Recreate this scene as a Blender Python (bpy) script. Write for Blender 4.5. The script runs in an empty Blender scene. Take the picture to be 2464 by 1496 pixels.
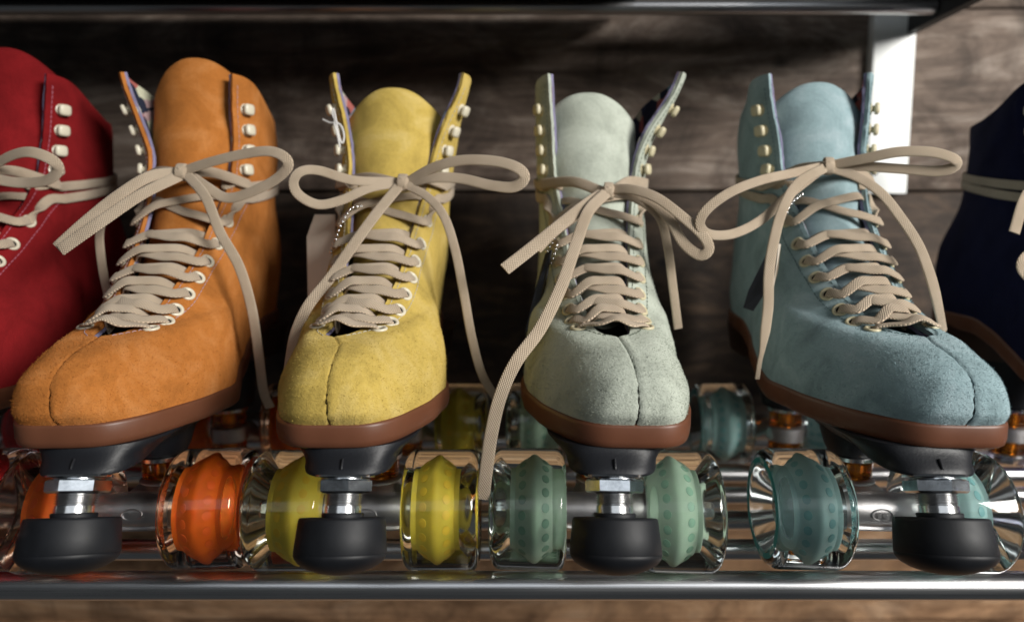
import bpy, math, random
import numpy as np
from mathutils import Vector, Matrix
random.seed(7); rng = np.random.default_rng(7)
PI = math.pi

# ------------------------------------------------------------------ camera, world, lights, exposure
F_PX, W_PX, H_PX = 1620.0, 2464.0, 1496.0
PITCH = math.radians(6.2)
EYE = Vector((0.0, 0.0, 0.1735))
sc = bpy.context.scene
cam_d = bpy.data.cameras.new('camera'); cam = bpy.data.objects.new('camera', cam_d)
sc.collection.objects.link(cam); sc.camera = cam
cam.location = EYE; cam.rotation_euler = (PI/2 - PITCH, 0, 0)
cam_d.sensor_width = 36.0; cam_d.lens = 36.0*F_PX/W_PX
cam_d.clip_start = 0.01; cam_d.clip_end = 50
cam_d.dof.use_dof = True; cam_d.dof.focus_distance = 0.325; cam_d.dof.aperture_fstop = 4.8
world = bpy.data.worlds.new('World'); sc.world = world; world.use_nodes = True
bg = world.node_tree.nodes['Background']
bg.inputs[0].default_value = (0.74, 0.80, 0.84, 1); bg.inputs[1].default_value = 0.05

def area(name, loc, target, size, power, col, size_y=None):
    d = bpy.data.lights.new(name, 'AREA'); d.energy = power; d.color = col
    d.shape = 'RECTANGLE'; d.size = size; d.size_y = size_y or size
    o = bpy.data.objects.new(name, d); sc.collection.objects.link(o)
    o.location = loc
    o.rotation_euler = (Vector(target)-Vector(loc)).to_track_quat('-Z', 'Y').to_euler()
    return o
area('window_light', (1.50, -0.88, 0.84), (0.05, 0.42, 0.12), 0.85, 62.0, (1.0, 0.97, 0.92), 0.55)
area('soft_front_light', (0.20, -1.25, 0.90), (0.0, 0.4, 0.1), 2.2, 4.2, (0.88, 0.94, 1.0), 0.6)
sc.view_settings.view_transform = 'Standard'; sc.view_settings.look = 'None'
sc.view_settings.exposure = 0.05; sc.view_settings.gamma = 1.0
sc.cycles.use_denoising = True
sc.cycles.max_bounces = 14; sc.cycles.transmission_bounces = 12; sc.cycles.glossy_bounces = 6
sc.cycles.transparent_max_bounces = 12
sc.cycles.caustics_refractive = True; sc.cycles.caustics_reflective = True
sc.cycles.blur_glossy = 0.6; sc.cycles.sample_clamp_indirect = 6.0

CP, SP = math.cos(PITCH), math.sin(PITCH)
def at(u, v, Y):
    """world point on the depth plane Y seen at (u,v) of the 2464 px wide picture"""
    a = (u-W_PX/2)/F_PX; b = (H_PX/2-v)/F_PX
    dy = CP + b*SP; dz = -SP + b*CP
    k = Y/dy
    return np.array((a*k, Y, EYE.z+dz*k))

# ------------------------------------------------------------------ materials
def new_mat(name):
    m = bpy.data.materials.new(name); m.use_nodes = True
    nt = m.node_tree; b = nt.nodes['Principled BSDF']
    return m, nt, b
def N(nt, t, **kw):
    n = nt.nodes.new(t)
    for k, v in kw.items(): setattr(n, k, v)
    return n
def ramp(nt, stops, interp='LINEAR'):
    r = N(nt, 'ShaderNodeValToRGB'); cr = r.color_ramp; cr.interpolation = interp
    while len(cr.elements) < len(stops): cr.elements.new(0.5)
    for e, (p, c) in zip(cr.elements, stops):
        e.position = p; e.color = (*c, 1) if len(c) == 3 else c
    return r
def noise(nt, vec, scale, detail=4, rough=0.6, dist=0.0):
    n = N(nt, 'ShaderNodeTexNoise'); n.inputs['Scale'].default_value = scale
    n.inputs['Detail'].default_value = detail; n.inputs['Roughness'].default_value = rough
    n.inputs['Distortion'].default_value = dist
    nt.links.new(vec, n.inputs['Vector']); return n
def mult(c, f): return tuple(min(1, x*f) for x in c)

def suede(name, col, tint=None, nap=1.0):
    m, nt, b = new_mat(name); L = nt.links
    tc = N(nt, 'ShaderNodeTexCoord'); vec = tc.outputs['Object']
    n1 = noise(nt, vec, 38, 5, .62, .6); n2 = noise(nt, vec, 420, 4, .7); n3 = noise(nt, vec, 1500, 3, .7)
    r1 = ramp(nt, [(0.30, mult(col, .70)), (0.5, col), (0.72, tint or mult(col, 1.22))])
    L.new(n1.outputs[0], r1.inputs[0])
    r2 = ramp(nt, [(0.32, (.87, .87, .87)), (0.55, (1, 1, 1)), (0.75, (1.0, 1.0, 1.0))])
    mixn = N(nt, 'ShaderNodeMath', operation='MULTIPLY_ADD'); mixn.inputs[1].default_value = .5
    L.new(n2.outputs[0], mixn.inputs[0])
    hm = N(nt, 'ShaderNodeMath', operation='MULTIPLY'); hm.inputs[1].default_value = .5
    L.new(n3.outputs[0], hm.inputs[0]); L.new(hm.outputs[0], mixn.inputs[2])
    L.new(mixn.outputs[0], r2.inputs[0])
    mx = N(nt, 'ShaderNodeMix', data_type='RGBA', blend_type='MULTIPLY'); mx.inputs[0].default_value = 1
    L.new(r1.outputs[0], mx.inputs[6]); L.new(r2.outputs[0], mx.inputs[7])
    L.new(mx.outputs[2], b.inputs['Base Color'])
    b.inputs['Roughness'].default_value = 1.0; b.inputs['Specular IOR Level'].default_value = .12
    b.inputs['Sheen Weight'].default_value = .28*nap; b.inputs['Sheen Roughness'].default_value = .55
    b.inputs['Sheen Tint'].default_value = (*mult(tint or col, 1.5), 1)
    bp = N(nt, 'ShaderNodeBump'); bp.inputs['Strength'].default_value = .9; bp.inputs['Distance'].default_value = .0009
    L.new(mixn.outputs[0], bp.inputs['Height']); L.new(bp.outputs[0], b.inputs['Normal'])
    return m
def plain(name, col, rough=.5, metal=0., spec=.5, bump=None, var=None, coat=0):
    m, nt, b = new_mat(name); L = nt.links
    b.inputs['Base Color'].default_value = (*col, 1); b.inputs['Roughness'].default_value = rough
    b.inputs['Metallic'].default_value = metal; b.inputs['Specular IOR Level'].default_value = spec
    b.inputs['Coat Weight'].default_value = coat
    tc = N(nt, 'ShaderNodeTexCoord')
    if bump:
        n = noise(nt, tc.outputs['Object'], bump[0], 4, .6)
        bp = N(nt, 'ShaderNodeBump'); bp.inputs['Strength'].default_value = bump[1]; bp.inputs['Distance'].default_value = bump[2]
        L.new(n.outputs[0], bp.inputs['Height']); L.new(bp.outputs[0], b.inputs['Normal'])
    if var:
        n = noise(nt, tc.outputs['Object'], var[0], 5, .6)
        r = ramp(nt, [(.3, mult(col, 1-var[1])), (.7, mult(col, 1+var[1]))])
        L.new(n.outputs[0], r.inputs[0]); L.new(r.outputs[0], b.inputs['Base Color'])
        rr = N(nt, 'ShaderNodeMapRange'); rr.inputs[3].default_value = rough*.8; rr.inputs[4].default_value = min(1, rough*1.25)
        L.new(n.outputs[0], rr.inputs[0]); L.new(rr.outputs[0], b.inputs['Roughness'])
    return m
def brushed(name, col, rough):
    m, nt, b = new_mat(name); L = nt.links
    tc = N(nt, 'ShaderNodeTexCoord'); mp = N(nt, 'ShaderNodeMapping'); mp.inputs['Scale'].default_value = (6, 900, 900)
    L.new(tc.outputs['Object'], mp.inputs[0])
    n = noise(nt, mp.outputs[0], 1.0, 4, .7)
    b.inputs['Metallic'].default_value = 1; 
    r = ramp(nt, [(.3, mult(col, .8)), (.7, col)]); L.new(n.outputs[0], r.inputs[0]); L.new(r.outputs[0], b.inputs['Base Color'])
    mr = N(nt, 'ShaderNodeMapRange'); mr.inputs[3].default_value = rough*.8; mr.inputs[4].default_value = rough*1.3
    L.new(n.outputs[0], mr.inputs[0]); L.new(mr.outputs[0], b.inputs['Roughness'])
    bp = N(nt, 'ShaderNodeBump'); bp.inputs['Strength'].default_value = .12; bp.inputs['Distance'].default_value = .0004
    L.new(n.outputs[0], bp.inputs['Height']); L.new(bp.outputs[0], b.inputs['Normal'])
    return m
def lace_mat(name, col):
    m, nt, b = new_mat(name); L = nt.links
    uv = N(nt, 'ShaderNodeUVMap'); sx = N(nt, 'ShaderNodeSeparateXYZ'); L.new(uv.outputs[0], sx.inputs[0])
    def lin(a, c):
        m1 = N(nt, 'ShaderNodeMath', operation='MULTIPLY'); m1.inputs[1].default_value = a; L.new(sx.outputs[0], m1.inputs[0])
        m2 = N(nt, 'ShaderNodeMath', operation='MULTIPLY_ADD'); m2.inputs[1].default_value = c
        L.new(sx.outputs[1], m2.inputs[0]); L.new(m1.outputs[0], m2.inputs[2])
        s = N(nt, 'ShaderNodeMath', operation='SINE'); L.new(m2.outputs[0], s.inputs[0])
        ab = N(nt, 'ShaderNodeMath', operation='ABSOLUTE'); L.new(s.outputs[0], ab.inputs[0]); return ab
    a = lin(PI/.0015, PI/.0013); c = lin(PI/.0015, -PI/.0013)
    mm = N(nt, 'ShaderNodeMath', operation='MULTIPLY'); L.new(a.outputs[0], mm.inputs[0]); L.new(c.outputs[0], mm.inputs[1])
    tc = N(nt, 'ShaderNodeTexCoord'); n = noise(nt, tc.outputs['Object'], 60, 3, .6)
    r = ramp(nt, [(0.0, mult(col, .60)), (0.30, mult(col, .90)), (1.0, mult(col, 1.08))])
    L.new(mm.outputs[0], r.inputs[0])
    r2 = ramp(nt, [(.3, (.82, .80, .78)), (.7, (1, 1, 1))]); L.new(n.outputs[0], r2.inputs[0])
    mx = N(nt, 'ShaderNodeMix', data_type='RGBA', blend_type='MULTIPLY'); mx.inputs[0].default_value = 1
    L.new(r.outputs[0], mx.inputs[6]); L.new(r2.outputs[0], mx.inputs[7]); L.new(mx.outputs[2], b.inputs['Base Color'])
    b.inputs['Roughness'].default_value = .8; b.inputs['Sheen Weight'].default_value = .15
    b.inputs['Specular IOR Level'].default_value = .3
    bp = N(nt, 'ShaderNodeBump'); bp.inputs['Strength'].default_value = .8; bp.inputs['Distance'].default_value = .0005
    L.new(mm.outputs[0], bp.inputs['Height']); L.new(bp.outputs[0], b.inputs['Normal'])
    return m
def floral(name):
    m, nt, b = new_mat(name); L = nt.links
    tc = N(nt, 'ShaderNodeTexCoord'); nz = noise(nt, tc.outputs['Object'], 60, 2, .5)
    mx = N(nt, 'ShaderNodeMix', data_type='RGBA'); mx.inputs[0].default_value = .012
    L.new(tc.outputs['Object'], mx.inputs[6]); L.new(nz.outputs[1], mx.inputs[7])
    v = N(nt, 'ShaderNodeTexVoronoi'); v.inputs['Scale'].default_value = 120; L.new(mx.outputs[2], v.inputs['Vector'])
    sp = N(nt, 'ShaderNodeSeparateColor'); L.new(v.outputs['Color'], sp.inputs[0])
    r = ramp(nt, [(0, (.010, .014, .035)), (.42, (.012, .02, .05)), (.5, (.10, .22, .28)), (.62, (.42, .12, .10)),
                  (.74, (.55, .55, .40)), (.84, (.02, .03, .07)), (.92, (.45, .30, .30))], 'CONSTANT')
    L.new(sp.outputs[0], r.inputs[0]); L.new(r.outputs[0], b.inputs['Base Color']); b.inputs['Roughness'].default_value = .85
    return m
def clear(name, col, rough=.02, ior=1.45, dens=0.0):
    m, nt, b = new_mat(name)
    b.inputs['Base Color'].default_value = (*col, 1); b.inputs['Transmission Weight'].default_value = 1
    b.inputs['Roughness'].default_value = rough; b.inputs['IOR'].default_value = ior
    return m
def wood(name, c1, c2, c3, seed):
    m, nt, b = new_mat(name); L = nt.links
    tc = N(nt, 'ShaderNodeTexCoord'); mp = N(nt, 'ShaderNodeMapping')
    mp.inputs['Location'].default_value = (seed*3.1, seed*1.7, seed*.77); mp.inputs['Scale'].default_value = (3.4, 9, 13)
    L.new(tc.outputs['Object'], mp.inputs[0])
    n = noise(nt, mp.outputs[0], 1.6, 8, .70, 2.6)
    r = ramp(nt, [(.25, c1), (.5, c2), (.72, c3)]); L.new(n.outputs[0], r.inputs[0])
    mp2 = N(nt, 'ShaderNodeMapping'); mp2.inputs['Scale'].default_value = (4, 60, 160); mp2.inputs['Location'].default_value = (seed, seed, seed)
    L.new(tc.outputs['Object'], mp2.inputs[0]); n2 = noise(nt, mp2.outputs[0], 1.0, 6, .7, .5)
    r2 = ramp(nt, [(.3, (.45, .42, .40)), (.55, (1, 1, 1))]); L.new(n2.outputs[0], r2.inputs[0])
    mx = N(nt, 'ShaderNodeMix', data_type='RGBA', blend_type='MULTIPLY'); mx.inputs[0].default_value = .75
    L.new(r.outputs[0], mx.inputs[6]); L.new(r2.outputs[0], mx.inputs[7])
    # nail holes and dark knots
    mp3 = N(nt, 'ShaderNodeMapping'); mp3.inputs['Scale'].default_value = (9, 0, 14); mp3.inputs['Location'].default_value = (seed*2, 0, seed)
    L.new(tc.outputs['Object'], mp3.inputs[0]); v = N(nt, 'ShaderNodeTexVoronoi'); v.inputs['Scale'].default_value = 1.0
    L.new(mp3.outputs[0], v.inputs['Vector']); r3 = ramp(nt, [(.045, (.08, .07, .06)), (.10, (1, 1, 1))]); L.new(v.outputs['Distance'], r3.inputs[0])
    n5 = noise(nt, tc.outputs['Object'], 11, 6, .65, 1.2); r5 = ramp(nt, [(.36, (.22, .19, .17)), (.54, (1, 1, 1))]); L.new(n5.outputs[0], r5.inputs[0])
    mx2 = N(nt, 'ShaderNodeMix', data_type='RGBA', blend_type='MULTIPLY'); mx2.inputs[0].default_value = 1
    L.new(mx.outputs[2], mx2.inputs[6]); L.new(r3.outputs[0], mx2.inputs[7])
    mx3 = N(nt, 'ShaderNodeMix', data_type='RGBA', blend_type='MULTIPLY'); mx3.inputs[0].default_value = .7
    L.new(mx2.outputs[2], mx3.inputs[6]); L.new(r5.outputs[0], mx3.inputs[7])
    L.new(mx3.outputs[2], b.inputs['Base Color']); b.inputs['Roughness'].default_value = .8
    bp = N(nt, 'ShaderNodeBump'); bp.inputs['Strength'].default_value = .6; bp.inputs['Distance'].default_value = .002
    L.new(n2.outputs[0], bp.inputs['Height']); L.new(bp.outputs[0], b.inputs['Normal'])
    return m

M = {}
M['lilac'] = suede('lilac_edge', (.24, .22, .34), nap=.3)
M['floral'] = floral('floral_lining')
M['gum'] = plain('gum_rubber', (.125, .046, .023), .42, 0, .45, (70, .12, .0006), (25, .12))
M['dark_heel'] = plain('stacked_heel', (.035, .016, .010), .35, 0, .5, None, (30, .2))
M['black_plastic'] = plain('black_plastic', (.009, .010, .013), .46, 0, .35, (900, .25, .0004))
M['black_rubber'] = plain('black_rubber', (.006, .007, .0095), .55, 0, .38, (500, .10, .0003), (60, .25))
M['steel'] = plain('polished_steel', (.72, .72, .72), .20, 1, .5, (500, .1, .0002), (120, .15))
M['zinc'] = plain('zinc_plate', (.64, .67, .70), .20, 1, .5, None, (150, .3))
M['cast'] = plain('cast_aluminium', (.46, .45, .45), .42, 1, .5, (900, .3, .0003), (60, .15))
M['bar'] = brushed('brushed_steel_bar', (.66, .66, .67), .27)
M['amber'] = clear('amber_urethane', (.95, .28, .02), .10, 1.45)
M['black_paint'] = plain('black_powder_coat', (.014, .014, .015), .5, 0, .4, (600, .2, .0003))
M['white_paint'] = plain('white_powder_coat', (.80, .82, .81), .45, 0, .5, (300, .05, .0003))
M['hole'] = plain('dark_hole', (.004, .004, .004), .9)
M['cream_enamel'] = plain('cream_enamel', (.66, .61, .48), .30, 0, .5)
M['straw_enamel'] = plain('straw_enamel', (.56, .50, .33), .38, 0, .5)
M['card'] = plain('cream_card', (.62, .55, .46), .8, 0, .3, None, (40, .06))
M['bead'] = plain('bead_metal', (.75, .75, .75), .15, 1)
M['print_white'] = plain('white_print', (.75, .75, .72), .5)
M['thread_white'] = plain('white_thread', (.65, .64, .62), .8)
M['yellow_paint'] = plain('yellow_paint_mark', (.55, .50, .04), .4)
M['lace'] = lace_mat('tan_lace', (.59, .475, .35))
M['lace_dark'] = lace_mat('grey_lace', (.16, .15, .14))
M['wood_top'] = wood('weathered_board', (.035, .022, .015), (.17, .125, .097), (.38, .32, .27), 1.0)
M['wood_mid'] = wood('brown_board', (.016, .011, .008), (.060, .040, .028), (.17, .11, .07), 4.0)
M['wood_low'] = wood('warm_board', (.24, .12, .055), (.60, .35, .19), (.78, .52, .33), 7.0)

# ------------------------------------------------------------------ mesh builder
class MB:
    def __init__(s): s.v = []; s.f = []; s.m = []; s.uv = []; s.n = 0
    def add(s, verts, faces, mi=0, uvs=None):
        verts = np.asarray(verts, float).reshape(-1, 3); b = s.n
        s.v.append(verts); s.n += len(verts)
        for k, f in enumerate(faces):
            s.f.append([i+b for i in f]); s.m.append(mi)
            s.uv.append(uvs[k] if uvs is not None else None)
    def build(s, name, mats, parent=None, smooth=True, angle=40):
        me = bpy.data.meshes.new(name)
        V = np.concatenate(s.v) if s.v else np.zeros((0, 3))
        me.from_pydata(V.tolist(), [], s.f)
        if not isinstance(mats, (list, tuple)): mats = [mats]
        for m in mats: me.materials.append(m)
        me.polygons.foreach_set('material_index', s.m)
        if any(u is not None for u in s.uv):
            ul = me.uv_layers.new(name='UVMap'); flat = []
            for f, u in zip(s.f, s.uv):
                for k in range(len(f)): flat += (list(u[k]) if u is not None else [0, 0])
            ul.data.foreach_set('uv', flat)
        me.update()
        if smooth:
            me.polygons.foreach_set('use_smooth', [True]*len(me.polygons))
            if angle: me.set_sharp_from_angle(angle=math.radians(angle))
        o = bpy.data.objects.new(name, me); sc.collection.objects.link(o)
        if parent: o.parent = parent
        return o
def box(mb, a, b, mi=0, bev=0):
    (x0, y0, z0), (x1, y1, z1) = a, b
    v = [(x0,y0,z0),(x1,y0,z0),(x1,y1,z0),(x0,y1,z0),(x0,y0,z1),(x1,y0,z1),(x1,y1,z1),(x0,y1,z1)]
    mb.add(v, [(0,3,2,1),(4,5,6,7),(0,1,5,4),(1,2,6,5),(2,3,7,6),(3,0,4,7)], mi)
def frame_from(axis):
    a = np.asarray(axis, float); a = a/np.linalg.norm(a)
    h = np.array((0, 0, 1.)) if abs(a[2]) < .9 else np.array((1., 0, 0))
    x = np.cross(h, a); x /= np.linalg.norm(x); return x, np.cross(a, x), a
def lathe(mb, prof, origin=(0, 0, 0), axis=(0, 0, 1), seg=48, mi=0, close=False):
    """prof: list of (h along axis, r)"""
    X, Y, A = frame_from(axis); o = np.asarray(origin, float)
    th = np.arange(seg)*2*PI/seg
    ring = np.cos(th)[:, None]*X + np.sin(th)[:, None]*Y
    V = []; 
    for h, r in prof: V.append(o + A*h + ring*r)
    n = len(prof); F = []
    rng_ = range(n) if close else range(n-1)
    for i in rng_:
        j = (i+1) % n
        for k in range(seg):
            k2 = (k+1) % seg; F.append((i*seg+k, i*seg+k2, j*seg+k2, j*seg+k))
    V = np.concatenate(V)
    if not close:
        if prof[0][1] > 1e-6: F.append(tuple(range(seg-1, -1, -1)))
        if prof[-1][1] > 1e-6: F.append(tuple((n-1)*seg+k for k in range(seg)))
    mb.add(V, F, mi)
def catmull(P, n_per=None, step=None):
    P = np.asarray(P, float); Q = np.vstack([2*P[0]-P[1], P, 2*P[-1]-P[-2]]); out = []
    for i in range(1, len(Q)-2):
        p0, p1, p2, p3 = Q[i-1], Q[i], Q[i+1], Q[i+2]
        n = n_per or max(3, int(np.linalg.norm((p2-p1)[:3])/step))
        t = np.linspace(0, 1, n, endpoint=False)[:, None]
        out.append(.5*((2*p1)+(-p0+p2)*t+(2*p0-5*p1+4*p2-p3)*t**2+(-p0+3*p1-3*p2+p3)*t**3))
    out.append(P[-1:]); return np.concatenate(out)
def tube(mb, P, r, seg=10, mi=0, smooth_path=True, step=.002):
    P = catmull(P, step=step) if smooth_path else np.asarray(P, float)
    r = np.full(len(P), r) if np.isscalar(r) else np.interp(np.linspace(0, 1, len(P)), np.linspace(0, 1, len(r)), r)
    T = np.gradient(P, axis=0); T /= np.linalg.norm(T, axis=1)[:, None]+1e-12
    x, y, _ = frame_from(T[0]); V = []
    th = np.arange(seg)*2*PI/seg
    for i in range(len(P)):
        x = x - T[i]*np.dot(x, T[i]); x /= np.linalg.norm(x); y = np.cross(T[i], x)
        V.append(P[i] + r[i]*(np.cos(th)[:, None]*x + np.sin(th)[:, None]*y))
    n = len(P); F = [(i*seg+k, i*seg+(k+1) % seg, (i+1)*seg+(k+1) % seg, (i+1)*seg+k) for i in range(n-1) for k in range(seg)]
    F += [tuple(range(seg-1, -1, -1)), tuple((n-1)*seg+k for k in range(seg))]
    mb.add(np.concatenate(V), F, mi)
def ribbon(mb, P, Nrm, w=.0070, th=.0020, mi=0, step=.0011, wprof=None, twist=None):
    """flat braided lace: P control points, Nrm one normal or one per point"""
    P = np.asarray(P, float)
    Nn = np.broadcast_to(np.asarray(Nrm, float), P.shape) if np.ndim(Nrm) == 1 else np.asarray(Nrm, float)
    C = catmull(np.hstack([P, Nn]), step=step)
    P, Nn = C[:, :3], C[:, 3:6]; n = len(P)
    T = np.gradient(P, axis=0); T /= np.linalg.norm(T, axis=1)[:, None]+1e-12
    S = np.concatenate([[0], np.cumsum(np.linalg.norm(np.diff(P, axis=0), axis=1))])
    k = 14; a = np.arange(k)*2*PI/k
    cx = np.sign(np.cos(a))*np.abs(np.cos(a))**.75; cy = np.sign(np.sin(a))*np.abs(np.sin(a))**.5
    W = np.full(n, w) if wprof is None else w*np.interp(np.linspace(0, 1, n), np.linspace(0, 1, len(wprof)), wprof)
    V = []; prev = None
    for i in range(n):
        nn = Nn[i]-T[i]*np.dot(Nn[i], T[i]); l = np.linalg.norm(nn)
        if l < .15 and prev is not None: nn = prev-T[i]*np.dot(prev, T[i]); l = np.linalg.norm(nn)
        nn = nn/max(l, 1e-9)
        if prev is not None: nn = prev*.75+nn*.25; nn -= T[i]*np.dot(nn, T[i]); nn /= np.linalg.norm(nn)
        prev = nn; bb = np.cross(T[i], nn)
        V.append(P[i] + (cx*W[i]/2)[:, None]*bb + (cy*th/2)[:, None]*nn)
    F = []; U = []
    xs = cx*w/2
    for i in range(n-1):
        for j in range(k):
            j2 = (j+1) % k
            F.append((i*k+j, i*k+j2, (i+1)*k+j2, (i+1)*k+j))
            U.append(((S[i], xs[j]), (S[i], xs[j2]), (S[i+1], xs[j2]), (S[i+1], xs[j])))
    F += [tuple(range(k-1, -1, -1)), tuple((n-1)*k+q for q in range(k))]; U += [[(0, 0)]*k, [(0, 0)]*k]
    mb.add(np.concatenate(V), F, mi, U)
def empty(name, label=None, cat=None, group=None, loc=(0, 0, 0), parent=None):
    o = bpy.data.objects.new(name, None); sc.collection.objects.link(o); o.location = loc
    o.empty_display_size = .02
    if parent: o.parent = parent
    if label: o['label'] = label
    if cat: o['category'] = cat
    if group: o['group'] = group
    return o
def tag(o, label=None, cat=None, group=None, kind=None):
    for k, v in (('label', label), ('category', cat), ('group', group), ('kind', kind)):
        if v: o[k] = v
    return o
def dup(o, parent):
    c = o.copy(); sc.collection.objects.link(c); c.parent = parent
    for ch in list(o.children): dup(ch, c)
    return c
_txt = {}
def text_verts(s, size, bold=0.0):
    key = (s, size, bold)
    if key not in _txt:
        cu = bpy.data.curves.new('glyph', 'FONT'); cu.body = s; cu.size = size; cu.align_x = 'CENTER'; cu.align_y = 'CENTER'
        cu.offset = bold; cu.resolution_u = 2
        o = bpy.data.objects.new('glyph', cu); sc.collection.objects.link(o)
        dg = bpy.context.evaluated_depsgraph_get(); me = o.evaluated_get(dg).to_mesh()
        V = np.array([v.co[:] for v in me.vertices]); Fc = [tuple(p.vertices) for p in me.polygons]
        _txt[key] = (V, Fc)
        bpy.data.objects.remove(o); bpy.data.curves.remove(cu)
    return _txt[key]

# ------------------------------------------------------------------ wall, shelf, upright
WALL_Y = 0.62
wb = MB(); joints = [-1.2, -.93, -.68, -.44, -.20, -.02, .2157, .375, .62, .86, 1.1]
mats_i = [2, 2, 2, 2, 2, 1, 0, 0, 0, 0]
for k in range(len(joints)-1):
    z0, z1 = joints[k]+.0012, joints[k+1]-.0012
    y = WALL_Y + random.uniform(-.0015, .002) + (0.003 if z0 < .2 else 0)
    nx = 60; xs = np.linspace(-1.6, 1.6, nx)
    V = []; 
    for x in xs:
        e = .0011*math.sin(x*37+k*3)+.0007*math.sin(x*91+k)
        V += [(x, y+.02, z0+e*.4), (x, y+.0015, z0+e*.4), (x, y, z0+.0018+e*.4), (x, y+.0006*math.sin(x*9+k), (z0+z1)/2), (x, y, z1-.0018-e*.4), (x, y+.0015, z1-e*.4), (x, y+.02, z1-e*.4)]
    Fc = [(i*7+j, (i+1)*7+j, (i+1)*7+j+1, i*7+j+1) for i in range(nx-1) for j in range(6)]
    wb.add(V, Fc, mats_i[k])
box(wb, (-1.6, WALL_Y+.021, -1.2), (1.6, WALL_Y+.03, 1.1), 3)
wall = wb.build('wall', [M['wood_top'], M['wood_mid'], M['wood_low'], M['hole']])
tag(wall, 'wall of weathered horizontal wooden boards behind the shelf', 'wall', kind='structure')

shelf = empty('shelf_rack', 'lower brushed steel rod shelf that the roller skates stand on', 'shelf', loc=(0, .33, -.0057))
def rod(name, parent, Y, z, r, x0, x1, off):
    mb = MB(); lathe(mb, [(0, r*.8), (.001, r), (x1-x0-.001, r), (x1-x0, r*.8)], (x0-off[0], Y-off[1], z-off[2]), (1, 0, 0), 40)
    return mb.build(name, M['bar'], parent)
rod('front_rail', shelf, .3320, -.0057, .0072, -.9, .9, (0, .33, -.0057))
for Y in (.3715, .412, .4535, .495, .5365, .578):
    rod('rod', shelf, Y, -.0052, .0058, -.9, .9, (0, .33, -.0057))
for sx in (-1, 1):
    mb = MB(); box(mb, (sx*.9-.004, -.01, -.02), (sx*.9+.004, .29, .014)); mb.build('side_plate', M['black_paint'], shelf, False)

us = empty('upper_shelf', 'steel rod shelf with black side plate crossing above the skates', 'shelf', loc=(0, .33, .36))
for Y in (.572, .530, .488, .446, .404, .362):
    rod('rod', us, Y, .3602, .0060, -.9, .3445, (0, .33, .36))
mb = MB()
pl = [(.619, .3505), (.40, .3505), (.315, .366), (.312, .46), (.619, .50)]
V = [(x, y-.33, z-.36) for x in (.3448, .3530) for (y, z) in pl]; n = len(pl)
mb.add(V, [tuple(range(n-1, -1, -1)), tuple(range(n, 2*n))]+[(i, (i+1) % n, (i+1) % n+n, i+n) for i in range(n)])
mb.build('side_plate', M['black_paint'], us, False)

mb = MB(); box(mb, (-.90, -.012, .0065), (.10, .27, .0125)); mb.build('shade_board', M['black_paint'], us, False)  # added board, out of view, blocks the key light to darken the upper-left wall

# white slotted upright
mb = MB(); x0, x1 = .3155, .3535; zt, zb = .9, .213; y0, y1 = WALL_Y-.010, WALL_Y
prof = []; r = .0022
for k in range(6): a = PI/2*k/5; prof.append((x0+r-r*math.cos(a), y0+r-r*math.sin(a)))
for k in range(6): a = PI/2*k/5; prof.append((x1-r+r*math.sin(a), y0+r-r*math.cos(a)))
prof = [(x0, y1)]+prof+[(x1, y1)]; n = len(prof)
V = [(x, y, z) for z in (zb, zt) for (x, y) in prof]
mb.add(V, [(i, i+1, i+1+n, i+n) for i in range(n-1)]+[tuple(range(n)), tuple(range(2*n-1, n-1, -1))])
cx = (x0+x1)/2-.006
cx = .3225
for zc in (.2325,):
    lathe(mb, [(0, .0), (.0002, .0040), (.0006, .0040), (.0006, .0)], (cx, y0-.0004, zc), (0, 1, 0), 24, 1)
tag(mb.build('wall_upright', [M['white_paint'], M['hole']]), 'white painted metal upright screwed to the wooden wall', 'shelf upright')

# ------------------------------------------------------------------ boot surface
TOE_Y = .2855
def sm(x): x = np.clip(x, 0, 1); return x*x*(3-2*x)
class Cur:
    def __init__(s, t, v):
        s.t = np.array(t, float); s.v = np.array(v, float)
        h = np.diff(s.t); d = np.diff(s.v, axis=0)/(h[:, None] if s.v.ndim > 1 else h)
        m = np.zeros_like(s.v); m[0] = d[0]; m[-1] = d[-1]
        for i in range(1, len(s.t)-1):
            a, b = d[i-1], d[i]
            m[i] = np.where(a*b > 0, 2*a*b/(a+b+1e-30), 0)
        s.m = m
    def __call__(s, x):
        x = np.clip(x, s.t[0], s.t[-1]); i = np.clip(np.searchsorted(s.t, x, side='right')-1, 0, len(s.t)-2)
        h = s.t[i+1]-s.t[i]; u = (x-s.t[i])/h
        return (2*u**3-3*u**2+1)*s.v[i]+(u**3-2*u**2+u)*h*s.m[i]+(-2*u**3+3*u**2)*s.v[i+1]+(u**3-u**2)*h*s.m[i+1]
TT = [0, .06, .13, .19, .26, .33, .38, .50, .62, .73, .84, 1]
FY = Cur(TT, [.006, .0008, .0022, .009, .022, .037, .048, .075, .104, .128, .139, .143])
FZ = Cur(TT, [.0895, .098, .1090, .1170, .1228, .1252, .1268, .1460, .1725, .2030, .2350, .2765])
TB = [0, .15, .38, .62, .84, 1]
BY = Cur(TB, [.262, .268, .268, .252, .248, .252]); BZ = Cur(TB, [.117, .136, .166, .205, .240, .272])
WS = Cur([-.01, 0, .03, .06, .09, .13, .17, .22, .28], [.035, .0365, .0405, .0430, .0435, .0390, .0345, .0335, .0320])
WT = Cur([.10, .17, .20, .24, .29], [.040, .0345, .0345, .0370, .0390])
QF = Cur([0, .13, .26, .38, .6, 1], [.46, .58, .78, .88, .86, .95]); QB = Cur([0, .4, 1], [.40, .55, .95])
GAP = Cur([.345, .356, .39, .47, .55, .65, .76], [.0, .0062, .0100, .0125, .0165, .0200, .0255])

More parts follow.
